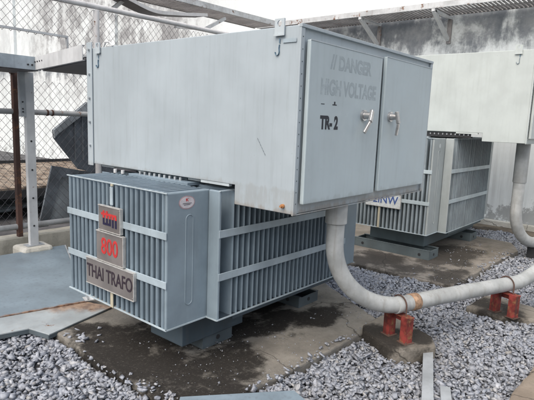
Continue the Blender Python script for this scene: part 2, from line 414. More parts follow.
# crushed stone
def frustum_ok(P):
    cam = np.array([-2.159,-1.624,1.5]); f = 501.34
    a,b,c = -.8756, 1.4153, .0392
    cz,sz = np.cos(a),np.sin(a); cx,sx = np.cos(b),np.sin(b)
    Rz = np.array([[cz,-sz,0],[sz,cz,0],[0,0,1]]); Rx = np.array([[1,0,0],[0,cx,-sx],[0,sx,cx]])
    q = (P-cam) @ (Rz@Rx)
    d = -q[:,2]; u = 267+f*q[:,0]/d; v = 200-f*q[:,1]/d
    return (d > .3) & (u > -150) & (u < 690) & (v < 520)
def inpoly(x, y, poly, m=0.):
    c = np.zeros(len(x), bool); n = len(poly)
    for i in range(n):
        x1,y1 = poly[i]; x2,y2 = poly[(i+1) % n]
        k = ((y1 > y) != (y2 > y)) & (x < (x2-x1)*(y-y1)/((y2-y1) or 1e-9)+x1)
        c ^= k
    return c
rng = np.random.default_rng(5)
def stones(n, xr, yr, zr=(GZ-.018, GZ+.030), size=(.015,.032), excl=(), keep=None):
    x = rng.uniform(*xr, n); y = rng.uniform(*yr, n)
    k = frustum_ok(np.stack([x, y, np.full(n, GZ)], 1))
    for p in excl: k &= ~inpoly(x, y, p)
    if keep is not None: k &= keep(x, y)
    x = x[k]; y = y[k]; n = len(x)
    s = rng.uniform(size[0], size[1], n) * rng.choice([.6,.9,1.,1.1,1.4], n)
    base = np.array([(-1,-1,-1),(1,-1,-1),(1,1,-1),(-1,1,-1),(-1,-1,1),(1,-1,1),(1,1,1),(-1,1,1)], float)
    V = base[None]*(1+rng.uniform(-.55,.35,(n,8,3)))*.5
    V = V*np.stack([s*rng.uniform(.9,1.5,n), s*rng.uniform(.6,1.0,n), s*rng.uniform(.25,.6,n)], 1)[:,None,:]
    # random orientation (mostly lying flat)
    az = rng.uniform(0, 2*np.pi, n); tx = rng.normal(0, .45, n); ty = rng.normal(0, .45, n)
    def rot(V, i, j, t):
        a = V[:,:,i]*np.cos(t)[:,None]-V[:,:,j]*np.sin(t)[:,None]; b = V[:,:,i]*np.sin(t)[:,None]+V[:,:,j]*np.cos(t)[:,None]
        V = V.copy(); V[:,:,i] = a; V[:,:,j] = b; return V
    V = rot(V, 1, 2, tx); V = rot(V, 0, 2, ty); V = rot(V, 0, 1, az)
    hz = .012*np.sin(x*3.1+1)+.012*np.sin(y*4.3)+.008*np.sin((x+y)*9)
    V += np.stack([x, y, rng.uniform(zr[0], zr[1], n)+hz], 1)[:,None,:]
    return V
P1 = [(-.56,.13),(.3,.10),(1.38,.06),(1.88,.95),(1.96,2.37),(-.52,2.37)]
P2 = [(2.69,.08),(2.78,.0),(4.86,-.09),(5.32,.1),(5.5,2.3),(2.64,2.3)]
P3 = [(.35,-.98),(1.08,-.99),(1.76,-1.01),(1.76,-1.8),(.35,-1.8)]
P4 = [(6.04,-4),(6.6,-4),(6.6,9),(6.04,9)]
A = [stones(60000, (-2.6,.1), (-1.2,4.0), excl=(P1,P3), size=(.012,.034)),
     stones(150000, (-.6,6.1), (-3.,1.6), excl=(P1,P2,P3,P4), size=(.012,.031)),
     stones(18000, (1.8,2.75), (.6,4.0), excl=(P1,P2)),
     stones(9000, (5.2,6.1), (-.3,3.2), excl=(P2,P4)),
     # loose chips on the slabs
     stones(420, (-.55,.7), (.14,1.3), zr=(SZ-.001,SZ+.002), size=(.003,.008), keep=lambda x, y: (rng.uniform(size=len(x)) < .75)),
     stones(16, (-.50,-.25), (1.25,1.6), zr=(SZ+.004,SZ+.010), size=(.018,.03)),
     stones(90, (-.56,-.47), (.12,1.3), zr=(SZ,SZ+.008), size=(.008,.024)),
     stones(110, (-.5,1.35), (.08,.155), zr=(SZ,SZ+.008), size=(.008,.022)),
     stones(90, (2.7,4.9), (-.07,.05), zr=(SZ,SZ+.008), size=(.008,.022)),
     stones(120, (1.0,1.7), (.1,.9), zr=(SZ,SZ+.003), size=(.004,.010)),
     stones(160, (2.7,4.8), (.0,.6), zr=(SZ,SZ+.003), size=(.006,.012)),
     ]
V = np.concatenate(A); n = len(V); vv = V.reshape(-1, 3)
Fb = np.array([(0,3,2,1),(4,5,6,7),(0,1,5,4),(1,2,6,5),(2,3,7,6),(3,0,4,7)])
F = (Fb[None]+8*np.arange(n)[:,None,None]).reshape(-1, 4)
me = bpy.data.meshes.new('gravel'); me.vertices.add(len(vv)); me.vertices.foreach_set('co', vv.ravel())
me.loops.add(F.size); me.loops.foreach_set('vertex_index', F.ravel().astype(np.int32))
me.polygons.add(len(F)); me.polygons.foreach_set('loop_start', np.arange(0, F.size, 4, dtype=np.int32))
me.update(calc_edges=True); me.validate(); me.materials.append(M['gravel'])
go = bpy.data.objects.new('gravel', me); COL.objects.link(go)
tag(go, 'grey crushed stone gravel spread between the concrete slabs', 'gravel', kind='stuff')
print('stones', n)

# ------------------------------------------------------------------ transformers
def transformer(spec):
    X0, X1, XS0, XS1 = spec['x0'], spec['xe'], spec['xs0'], spec['xs1']   # front bank face, far bank face, side bank range
    Y0, Y1, YS0, YS1 = spec['y0'], spec['y1'], spec['ys'], spec['ys1']
    Z0, Z1 = spec['z0'], spec['z1']; p = spec['pitch']; th = spec['th']
    mt = spec['mats']
    r = thing('transformer', spec['label'], 'transformer', ((X0+X1)/2, (Y0+Y1)/2, SZ), spec.get('group'))
    ty0, ty1 = Y0+.25, Y1-.25
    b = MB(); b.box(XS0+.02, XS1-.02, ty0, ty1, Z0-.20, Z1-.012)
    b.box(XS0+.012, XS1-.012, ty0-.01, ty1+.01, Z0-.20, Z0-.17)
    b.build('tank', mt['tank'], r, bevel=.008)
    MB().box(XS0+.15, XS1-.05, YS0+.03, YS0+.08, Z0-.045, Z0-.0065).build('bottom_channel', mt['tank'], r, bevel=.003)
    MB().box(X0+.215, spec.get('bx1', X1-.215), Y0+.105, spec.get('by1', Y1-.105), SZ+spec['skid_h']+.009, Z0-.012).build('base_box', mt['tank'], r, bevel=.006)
    # lid flange
    MB().box(XS0+.0, XS1-.0, ty0-.03, ty1+.03, Z1-.010, Z1+.012).build('lid', mt['fin'], r, bevel=.003)
    def fin_x(b, y, xa, xb, sgn):   # fin lying in a plane y = const, tip at xa
        t = th/2; c = .008*sgn
        prof = [(xb, y-t), (xa+c, y-t), (xa, y-t*.45), (xa, y+t*.45), (xa+c, y+t), (xb, y+t)]
        tp = .014
        b.prism([(q[0], q[1], Z0+.004) for q in prof], (0,0,Z1-Z0-.008))
    def fin_y(b, x, ya, yb, sgn):
        t = spec['th_s']/2; c = .008*sgn
        prof = [(x-t, yb), (x-t, ya+c), (x-t*.45, ya), (x+t*.45, ya), (x+t, ya+c), (x+t, yb)]
        b.prism([(q[0], q[1], Z0+.004) for q in prof], (0,0,Z1-Z0-.008))
    # front bank (fins tips at X0)
    b = MB(); nfin = int(round((Y1-Y0)/p))
    for i in range(1, nfin+1): fin_x(b, Y0+(Y1-Y0)*i/nfin-th/2+random.uniform(-.0022,.0022)*(i<nfin), X0+random.uniform(0,.003), XS0-.004, 1)
    fr = b.build('front_radiator', mt['fin'], r)
    e = MB().box(X0+.001, XS0-.006, Y0, Y0+.022, Z0+.002, Z1-.002)
    ep = e.build('end_fin', mt['end'], fr, bevel=.009, seg=3)
    # pressed oblong groove standing proud on the end fin
    ex = X0+.17; em = MB(); pts = []
    za, zb, rr = Z0+.15, Z1-.17, .028
    for k in range(9): t = math.pi*k/8; pts.append((ex+rr*math.cos(t), Y0-.0005, zb+rr*math.sin(t)))
    for k in range(9): t = math.pi+math.pi*k/8; pts.append((ex+rr*math.cos(t), Y0-.0005, za+rr*math.sin(t)))
    em.tube(pts, .0035, 8, closed=True).build('pressed_rib', mt['end'], fr, smooth=True)
    # tie rods top and bottom, flat bands
    t = MB()
    for z in (Z0, Z1-.006): t.box(X0-.006, X0+.004, Y0-.004, Y1+.01, z, z+.007)
    t.box(X0-.004, XS0-.01, Y0-.005, Y0+.005, Z0-.001, Z0+.007)
    t.each('tie_bar', mt['edge'], fr)
    for z in spec['bands_front']:
        MB().box(X0-.0065, X0-.0005, Y0-.004, Y1+.012, z-.022, z+.022).build('band', mt['band'], fr, bevel=.002)
    # side bank (fin tips at YS0, towards -y) with wide first gap
    b = MB(); x = XS0-.012; xs = [x, x+.118]
    while xs[-1]+spec['pitch_s'] < XS1-.01: xs.append(xs[-1]+spec['pitch_s'])
    for q in xs[1:]: fin_y(b, q+random.uniform(-.002,.002), YS0+random.uniform(0,.003), ty0-.002, 1)
    sr = b.build('side_radiator', mt['fin'], r)
    MB().box(x-.011, x+.011, YS0, Y0-.003, Z0+.002, Z1-.002).build('end_fin', mt['end'], sr, bevel=.008, seg=3)
    t = MB()
    for z in (Z0, Z1-.006): t.box(x-.012, XS1-.01, YS0-.006, YS0+.004, z, z+.007)
    t.box(x-.015, x-.008, YS0, Y0-.005, Z0-.001, Z0+.007)
    t.each('tie_bar', mt['edge'], sr)
    for z in spec['bands_side']:
        MB().box(x-.012, XS1-.01, YS0-.0065, YS0-.0005, z-.024, z+.024).build('band', mt['band_side'], sr, bevel=.002)
    # bottom plate strip closing the side bank underneath
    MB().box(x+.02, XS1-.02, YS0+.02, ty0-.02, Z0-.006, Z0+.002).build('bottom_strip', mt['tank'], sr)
    # far side bank and far end bank
    b = MB()
    for q in xs: fin_y(b, q, YS1, ty1+.002, -1)
    b.build('side_radiator', mt['fin'], r)
    b = MB()
    for i in range(1, nfin+1): fin_x(b, Y0+(Y1-Y0)*i/nfin-th/2, X1, XS1+.004, -1)
    er = b.build('end_radiator', mt['fin'], r)
    MB().box(XS1+.006, X1-.001, Y0, Y0+.022, Z0+.002, Z1-.002).build('end_fin', mt['end'], er, bevel=.009, seg=3)
    t = MB()
    for z in (Z0, Z1-.006): t.box(X1-.004, X1+.006, Y0-.004, Y1+.01, z, z+.007)
    t.each('tie_bar', mt['edge'], er)
    # skids: channels open to the top with bolt holes, running along y under the tank
    for xa in (X0+spec['skid_dx'], XS1-.30):
        xb = xa+.28; ya, yb = Y0+spec['skid_dy'], Y1-spec['skid_dy']; z0, z1 = SZ, SZ+spec['skid_h']; w = .009
        b = MB(); b.box(xa, xb, ya, yb, z0, z0+w)
        b.box(xa, xa+w, ya, yb, z0+w, z1); b.box(xb-w, xb, ya, yb, z0+w, z1)
        b.box(xa+w, xb-w, ya, ya+w, z0+w, z1); b.box(xa+w, xb-w, yb-w, yb, z0+w, z1)
        b.box(xa-.002, xa+.03, ya-.002, yb+.002, z1, z1+.008); b.box(xb-.03, xb+.002, ya-.002, yb+.002, z1, z1+.008)
        sk = b.build('skid', mt['skid'], r, bevel=.002)
        h = MB()
        for xx in (xa+.14,): h.tube([(xx, ya-.003, z0+.05), (xx, ya+.002, z0+.05)], .017, 14)
        for yy in (ya+.12, yb-.12): h.tube([(xa-.003, yy, z0+.05), (xa+.002, yy, z0+.05)], .018, 14)
        h.each('bolt_hole', M['darksteel'], sk)
    return r

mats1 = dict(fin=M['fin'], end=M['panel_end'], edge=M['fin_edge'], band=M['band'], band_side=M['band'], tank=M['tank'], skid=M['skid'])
T1 = transformer(dict(x0=-.383, xe=1.76, xs0=-.043, xs1=1.42, y0=.59, y1=1.672, ys=.49, ys1=1.77, z0=.26, z1=1.08,
    pitch=.0515, pitch_s=.0505, th=.022, th_s=.010, mats=mats1, bands_front=(.830,.538), bands_side=(.812,.540), skid_dx=.42, skid_dy=.13, skid_h=.085, by1=1.02, bx1=.40,
    group='transformers in the yard', label='nearest blue-grey finned transformer, with the three brushed nameplates on its front'))
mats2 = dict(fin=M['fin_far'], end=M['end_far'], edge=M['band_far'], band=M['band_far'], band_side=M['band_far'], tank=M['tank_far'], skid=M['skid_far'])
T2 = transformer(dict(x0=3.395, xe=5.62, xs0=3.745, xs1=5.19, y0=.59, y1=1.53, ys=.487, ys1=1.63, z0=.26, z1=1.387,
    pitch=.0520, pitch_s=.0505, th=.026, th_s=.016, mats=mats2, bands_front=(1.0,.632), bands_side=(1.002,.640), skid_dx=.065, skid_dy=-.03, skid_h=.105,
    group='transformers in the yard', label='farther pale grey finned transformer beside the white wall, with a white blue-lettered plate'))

# nameplates of the near transformer (facing -x)
def nameplate(parent, X, yc, zc, w, h, label, mat=None):
    b = MB().box(X-.012, X, yc-w/2, yc+w/2, zc-h/2, zc+h/2)
    o = b.build('nameplate', mat or M['steel_plate'], parent, bevel=.002); o['label'] = label
    e = MB(); e.box(X-.016, X+.004, yc-w/2-.002, yc+w/2+.002, zc+h/2, zc+h/2+.006)
    e.box(X-.016, X+.004, yc-w/2-.006, yc-w/2, zc-h/2-.003, zc+h/2+.003)
    e.box(X-.0155, X+.004, yc-w/2-.002, yc+w/2+.002, zc-h/2-.005, zc-h/2-.0005)
    e.each('rim', M['plate_edge'], o)
    sc = MB()
    for sy in (-1, 1):
        for sz in (-1, 1):
            sc.tube([(X-.0145, yc+sy*(w/2-.012), zc+sz*(h/2-.012)), (X-.011, yc+sy*(w/2-.012), zc+sz*(h/2-.012))], .0035, 8)
    sc.each('screw', M['chrome'], o)
    return o
XP = -.392
pl = nameplate(T1, XP, 1.137, .847, .243, .155, 'square brushed plate with a red and navy logo')
# logo: letters t t m, red crossbar half above, navy half below
def logo(parent, X, yc, zc):
    def bar(b, y0, y1, z0, z1, lean=0., dx=.0015):   # y measured to the right of the reader (towards -y)
        pts = [(X, yc-y0, zc+z0), (X, yc-y1, zc+z0), (X, yc-y1-lean, zc+z1), (X, yc-y0-lean, zc+z1)]
        b.prism(pts, (-dx, 0, 0))
    r = MB(); nv = MB(); w = .019
    # red half
    for y in (-.070, -.033): bar(r, y, y+w, .0, .047)
    bar(r, -.088, .040, .018, .033, dx=.0021)
    bar(r, .001, .001+w, .0, .0178)
    for y in (.033, .066): bar(r, y, y+w, .0, .0178)
    bar(r, .030, .082, .0175, .0326, dx=.0018)
    # navy half
    for y in (-.070, -.033, .001): bar(nv, y, y+w, -.045, -.0006)
    for y in (.033, .066): bar(nv, y, y+w, -.052, -.0006)
    bar(nv, -.055, -.030, -.0452, -.030, dx=.0018); bar(nv, -.018, .003, -.0452, -.030, dx=.0018)
    r.build('logo_red_half', M['red_letter'], parent); nv.build('logo_navy_half', M['navy'], parent)
logo(pl, XP-.0125, 1.137, .850)
p8 = nameplate(T1, XP, 1.136, .658, .300, .188, 'brushed plate with red numerals 800')
text('lettering', '800', M['red_letter'], p8, (XP-.0125, 1.136, .658), .150, R_NX, sx=.86, bold=.0018)
p3 = nameplate(T1, XP-.003, 1.143, .462, .540, .172, 'long brushed plate lettered THAI TRAFO')
text('lettering', 'THAI TRAFO', M['brown_letter'], p3, (XP-.0155, 1.143, .462), .124, R_NX, sx=.735, bold=.0018)
# cream sight tube behind the plates
MB().box(XP-.004, XP+.003, 1.110, 1.142, .94, 1.055).build('upper_bracket', M['band'], T1, bevel=.002)
MB().tube([(XP+.0, 1.118, 1.062), (XP+.0, 1.118, 1.075)], .011, 12).build('cap', M['cream'], T1, smooth=True)
MB().box(XP-.004, XP+.003, 1.116, 1.146, .262, .374).build('lower_bracket', M['cream'], T1, bevel=.002)
# round sticker on the end fin
def disc(name, mat, parent, c, rx, rz, y, th=.001, n=28):
    return MB().prism([(c[0]+rx*math.cos(2*math.pi*k/n), y, c[1]+rz*math.sin(2*math.pi*k/n)) for k in range(n)], (0,-th,0)).build(name, mat, parent)
st = disc('sticker', M['sticker_rim'], T1, (-.235, 1.013), .062, .040, .5897)
disc('sticker_face', M['sticker'], st, (-.235, 1.013), .055, .034, .5885)
text('emblem', 'K', M['red_letter'], st, (-.235, .5873, 1.028), .024, R_NY, sx=1.3, depth=.0003, bold=.001)
b = MB()
for z, w in ((1.008,.034),(1.0,.024)): b.box(-.235-w, -.235+w, .5868, .5873, z-.0016, z+.0016)
b.build('fine_print', M['black'], st)
# hanging details between the tank lid and the cabinet: bushing box, bolts, cable gland strip
b = MB(); b.box(.03, 1.35, .90, 1.37, 1.093, 1.112); b.build('neck_flange', M['tank'], T1, bevel=.003)
b = MB()
for i in range(9): b.tube([(.0, .93+i*.055, 1.09), (.0, .93+i*.055, 1.112)], .009, 6)
b.each('lid_bolt', M['galv'], T1)
MB().tube([(.06,1.75,1.07),(.02,1.72,1.10),(.0,1.60,1.10),(.03,1.45,1.10)], .008, 8).build('earth_cable', M['wire'], T1, smooth=True)
MB().tube([(-.04,1.62,1.08),(-.04,1.62,1.108)], .013, 10).build('bushing', M['galv_white'], T1, smooth=True)
MB().tube([(-.03,1.54,1.08),(-.03,1.54,1.105)], .013, 10).build('bushing', M['galv_white'], T1, smooth=True)
# far transformer: plate, tube, valve, stickers
XQ = 3.386
p4 = nameplate(T2, XQ, 1.16, .615, .46, .165, 'white plate with blue letters', M['white_plate'])
text('lettering', 'P2INW', M['blue_letter'], p4, (XQ-.0125, 1.16, .617), .135, R_NX, sx=.95, bold=.002)
MB().box(XQ-.004, XQ+.003, 1.19, 1.218, .262, .528).build('lower_bracket', M['cream'], T2, bevel=.002)
disc('sticker', M['white_plate'], T2, (3.57, 1.297), .022, .026, .5897)
v = MB(); v.tube([(3.70,1.20,.09),(3.765,1.20,.09)], .022, 12).tube([(3.70,1.20,.055),(3.70,1.20,.115)], .026, 12)
vo = v.build('drain_valve', M['tank_far'], T2, smooth=True)
MB().box(3.685,3.715,1.165,1.235,.128,.140).tube([(3.70,1.20,.115),(3.70,1.20,.13)], .007, 8).build('valve_handle', M['red'], vo)
MB().box(3.80,3.86,.33,1.45,1.40,1.415).box(3.80,3.805,.33,1.45,1.415,1.452).build('neck_flange', M['darksteel'], T2)
b = MB()
for i in range(16): b.tube([(3.797,.36+i*.05,1.425),(3.797,.36+i*.05,1.445)], .008, 6)
b.each('neck_bolt', M['galv'], T2)

# ------------------------------------------------------------------ cable cabinets
def lug(parent, x, y, z, mat, w=.085, h=.075, low=.035):
    """bent lifting eye standing on the top edge of the -x face"""
    b = MB(); t = .008; n = 10; r = .016; zc = z+h*.55
    X = x-.006
    # plate with a round eye: ring of quads
    out = []; inn = []
    for k in range(24):
        a = 2*math.pi*k/24; c, s_ = math.cos(a), math.sin(a)
        m = max(abs(c), abs(s_)); oy = w*.42*c/m; oz = h*.45*s_/m
        out.append((y+oy, zc+oz)); inn.append((y+r*c, zc+r*s_))
    bb = len(b.v)
    for X_ in (X-t, X):
        for q in out: b.v.append((X_, q[0], q[1]))
        for q in inn: b.v.append((X_, q[0], q[1]))
    for k in range(24):
        j = (k+1) % 24
        for f in ((k, j, 24+j, 24+k), (48+k, 72+k, 72+j, 48+j), (k, 48+k, 48+j, j), (24+k, 24+j, 72+j, 72+k)):
            b.f.append(tuple(bb+i for i in f)); b.m.append(0)
    b.box(X-t, X, y-w*.42, y+w*.42, z-low, zc-h*.45)
    b.box(X-.004-t, X-t, y-w*.47, y+w*.47, z-low-.006, z-low+.004)
    return b.build('lifting_lug', mat, parent)
def hook_mark(parent, x, y, z, s, mat):
    b = MB(); pts = [(x, y, z+.03*s), (x, y, z-.01*s)]
    b.box(x-.0012, x, y-.003*s, y+.003*s, z+.028*s, z+.05*s)
    P = [(0,.022),(.002,.006),(0,-.010)] + [(.012-.012*math.cos(t), -.010-.016*math.sin(t)) for t in [math.pi*k/8 for k in range(1,9)]]
    for (a, c) in zip(P[:-1], P[1:]):
        b.beam((x-.0006, y+a[0]*s, z+a[1]*s), (x-.0006, y+c[0]*s, z+c[1]*s), .0012, .009*s, up=(0, c[1]-a[1], -(c[0]-a[0])) if False else (1,0,0))
    return b.build('hook_mark', mat, parent)
def handle(parent, x, z, tilt, Y):
    b = MB(); b.tube([(x, Y, z), (x, Y-.014, z)], .034, 20).tube([(x, Y-.012, z), (x, Y-.05, z)], [.024,.019], 16)
    b.build('handle_base', M['chrome'], parent, smooth=True)
    d = Vector((math.sin(tilt), -.02, -math.cos(tilt)))
    a = Vector((x, Y-.052, z)) - d*.035; e = a + d*.16
    l = MB(); m = a.lerp(e, .5)+Vector((0,-.012,0))
    l.beam(a, m, .030, .020, up=(0,1,0)).beam(m, e+Vector((0,.004,0)), .024, .015, up=(0,1,0))
    l.build('handle_lever', M['chrome'], parent, bevel=.004)

def cabinet(X0, Y0, Z0, W, L, H, yn, h, mats, label, with_text, group):
    """sheet-metal cable box; long side looks along -x, doors look along -y, stepped underside"""
    r = thing('cable_box', label, 'cable box', (X0+W/2, Y0+L/2, Z0), group)
    x1 = X0+W; y1 = Y0+L; z1 = Z0+H; zn = Z0+h; yN = Y0+yn; t = .004
    b = MB(); poly = [(X0, Y0, Z0), (X0, yN, Z0), (X0, yN, zn), (X0, y1, zn), (X0, y1, z1), (X0, Y0, z1)]
    b.prism(poly, (W, 0, 0))
    b.build('body', mats['box'], r, bevel=.004)
    # folded top and side returns round the door side
    b = MB()
    b.box(X0-.004, x1+.004, Y0-.018, Y0-.0005, z1-.012, z1+.006)
    b.box(X0-.0035, X0+.030, Y0-.014, Y0-.0005, Z0+.0, z1-.0125)
    b.box(x1-.030, x1+.0035, Y0-.014, Y0-.0005, Z0+.0, z1-.0125)
    b.box(X0-.003, x1+.003, Y0-.012, Y0-.0005, Z0-.006, Z0-.0003)
    b.build('door_frame', mats['box'], r, bevel=.002)
    rv = MB()
    for i in range(15): rv.tube([(X0+.014, Y0-.0155, Z0+.06+i*.063), (X0+.014, Y0-.0138, Z0+.06+i*.063)], .0035, 6)
    rv.each('rivet', M['skid'], r)
    # thin bright fold along the lower edge of the long side
    b = MB(); b.box(X0+.002, X0+.03, yN+.05, yN+.30, zn-.016, zn-.0005); b.box(X0+.04, X0+.05, yN+.3, y1-.1, zn-.02, zn-.0005)
    b.build('edge_angle', mats['lip'], r)
    # far end flange with bolts
    b = MB(); b.box(X0-.012, X0+.03, y1-.002, y1+.012, zn-.015, z1+.045); b.box(X0-.012, X0-.004, y1-.06, y1-.0025, zn-.015, z1+.045)
    fl = b.build('end_flange', mats['lip2'], r, bevel=.002)
    k = MB()
    for i in range(6):
        z = z1-.01-i*.182
        if z > zn: k.tube([(X0-.012, y1-.028, z), (X0-.026, y1-.028, z)], .0095, 6)
    k.each('bolt', M['galv'], fl)
    # doors
    def door(xa, xb, za, zb, hx, tilt):
        b = MB(); b.box(xa, xb, Y0-.040, Y0-.014, za, zb)
        d = b.build('door', mats['door'], r, bevel=.006, seg=3)
        e = MB(); e.box(xa, xb, Y0-.042, Y0-.0395, zb-.004, zb+.002); e.build('door_lip', mats['lip'], d)
        if hx is not None: handle(d, hx[0], hx[1], tilt, Y0-.0402)
        return d
    return r, door, (x1, y1, z1, zn)
mb1 = dict(box=M['box'], lip=M['box_lip'], lip2=M['box'], door=M['door'])
C1, door, q = cabinet(0, 0, 1.0, 1.709, 2.03, 1.0, .433, .118, mb1,
    'large pale blue-grey cable box marked TR-2 above the nearest transformer', True, 'cable boxes')
d1 = door(.048, .848, 1.055, 1.932, (.640, 1.560), -.55); d1['label'] = 'left door with stencilled lettering'
d2 = door(.905, 1.640, 1.060, 1.946, (.998, 1.563), .12)
YT = -.0403
text('lettering', 'TR- 2', M['black'], d1, (.262, YT-.0004, 1.502), .098, R_NY, sx=.80, depth=.0004, bold=.005)
text('faded_lettering', '// DANGER', M['faded'], d1, (.475, YT-.0002, 1.837), .105, R_NY, sx=.88, depth=.0002, bold=.0045)
text('faded_lettering', 'HIGH VOLTAGE', M['faded'], d1, (.470, YT-.0002, 1.697), .115, R_NY, sx=.76, depth=.0002, bold=.0045)
b = MB(); b.box(.17,.205,YT-.0005,YT,1.605,1.609); b.box(.285,.33,YT-.0005,YT,1.604,1.610); b.box(.300,.315,YT-.0005,YT,1.61,1.625)
b.build('scuff', M['black'], d1)
lug(C1, 0, .126, 1.985, M['box_lip'], w=.078, h=.055, low=.028); lug(C1, 0, 1.885, 1.99, M['box_lip'], w=.07, h=.045, low=.03)
hook_mark(C1, -.0045, .128, 1.882, 1.15, M['faded_far']); hook_mark(C1, -.0045, 1.887, 1.885, 1.2, M['faded_far'])
MB().box(-.006,-.0045,.015,.105,1.915,1.935).build('label_strip', M['band'], C1)
MB().tube([(-.001,.058,1.041),(-.016,.058,1.041)], .012, 8).tube([(-.016,.058,1.041),(-.028,.058,1.041)], .007, 8).build('drain_plug', M['orange'], C1)
MB().box(.0,.04,1.70,1.80,2.0005,2.004).tube([(.01,1.84,2.0),(.005,1.80,2.035),(.0,1.74,2.03),(.0,1.70,2.0)], .006, 8).build('lifting_wire', M['galv_white'], C1)
# scratch on the long side
b = MB()
for i in range(6): b.beam((-.0045, .262-.011*i, 1.405-.016*i), (-.0045, .254-.011*i, 1.392-.016*i), .0008, .0022, up=(1,0,0))
b.build('scratch', M['skid'], C1)
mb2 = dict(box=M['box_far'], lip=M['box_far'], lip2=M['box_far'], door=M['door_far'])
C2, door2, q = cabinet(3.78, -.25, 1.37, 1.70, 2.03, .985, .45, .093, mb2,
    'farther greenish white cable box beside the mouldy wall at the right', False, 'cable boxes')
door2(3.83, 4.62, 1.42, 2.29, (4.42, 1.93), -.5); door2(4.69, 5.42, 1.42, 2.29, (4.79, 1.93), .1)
lug(C2, 3.78, -.09, 2.352, M['box_far'], w=.085, h=.055); hook_mark(C2, 3.775, -.105, 2.245, 1.3, M['faded_far'])

# ------------------------------------------------------------------ pipes
def smooth_path(pts, n=10):
    P = [Vector(p) for p in pts]; P = [P[0]*2-P[1]]+P+[P[-1]*2-P[-2]]; out = []
    for i in range(1, len(P)-2):
        for k in range(n):
            t = k/n; a,b_,c,d = P[i-1],P[i],P[i+1],P[i+2]
            out.append(.5*((2*b_)+(c-a)*t+(2*a-5*b_+4*c-d)*t*t+(3*b_-a-3*c+d)*t*t*t))
    out.append(P[-2]); return out
def arc(p0, corner, p1, n=14):
    a, c, b = Vector(p0), Vector(corner), Vector(p1)
    # circular-looking bend: rational quadratic
    out = []; w = math.cos(math.pi/4)
    for k in range(n+1):
        t = k/n; W = (1-t)**2+2*w*t*(1-t)+t*t
        out.append((a*(1-t)**2+c*2*w*t*(1-t)+b*t*t)/W)
    return out
PR = .058
C_ = Vector((.585,.075)); K1 = Vector((1.135,-.205)); K2 = Vector((2.325,-.63))
pv = Vector((C_.x, C_.y, 1.03))
zc1, zc2 = .252, .236
dirh = (K2-K1).normalized()
cor = Vector((C_.x, C_.y, .262)); be = Vector((K1.x-dirh.x*.06, K1.y-dirh.y*.06, zc1))
path = [pv, Vector((C_.x, C_.y, .80))] + arc((C_.x,C_.y,.74), cor, (be.x,be.y,zc1), 18) + [Vector((K1.x,K1.y,zc1)), Vector((1.5,-.34,zc1)), Vector((K2.x,K2.y,zc2))]
path += arc((K2.x+.06,K2.y-.02,zc2), (2.75,-.72,.24), (3.1,-.80,.42), 8)[0:] + [Vector((3.5,-.9,.66))]
PT = thing('conduit_pipe', 'thick grey-white conduit pipe bending from the nearest cable box down to two red supports', 'pipe', (C_.x, C_.y, .2), 'conduit pipes')
MB().tube(path, PR, 28).build('pipe', M['pvc'], PT, smooth=True)
MB().tube([(C_.x,C_.y,1.0),(C_.x,C_.y,.868),(C_.x,C_.y,.862)], [.071,.071,.062], 28).build('coupling', M['pvc'], PT, smooth=True)
def ring_at(p, d, r, L, name, mat, par, n=28):
    p = Vector(p); d = Vector(d).normalized()
    return MB().tube([p-d*L/2, p-d*(L/2-.003), p+d*(L/2-.003), p+d*L/2], [r-.002, r, r, r-.002], n).build(name, mat, par, smooth=True)
dh = Vector((dirh.x, dirh.y, 0))
ring_at(Vector((K1.x,K1.y,zc1))+dh*.075, dh, PR+.0035, .075, 'rust_stain_band', M['tape'], PT)
ring_at(Vector((K1.x,K1.y,zc1))-dh*.055, dh, PR+.002, .10, 'socket', M['pvc'], PT)
PT2 = thing('conduit_pipe', 'grey conduit pipe dropping from the farther cable box in front of the white wall', 'pipe', (4.32,-.115,.2), 'conduit pipes')
path = [Vector((4.32,-.115,1.39)), Vector((4.32,-.115,.62))] + arc((4.32,-.115,.56), (4.32,-.115,.17), (4.72,-.26,.13), 16) + [Vector((5.6,-.55,.12))]
MB().tube(path, .066, 28).build('pipe', M['pvc'], PT2, smooth=True)
MB().tube([(4.32,-.115,1.365),(4.32,-.115,.905),(4.32,-.115,.895)], [.076,.076,.07], 28).build('coupling', M['pvc'], PT2, smooth=True)

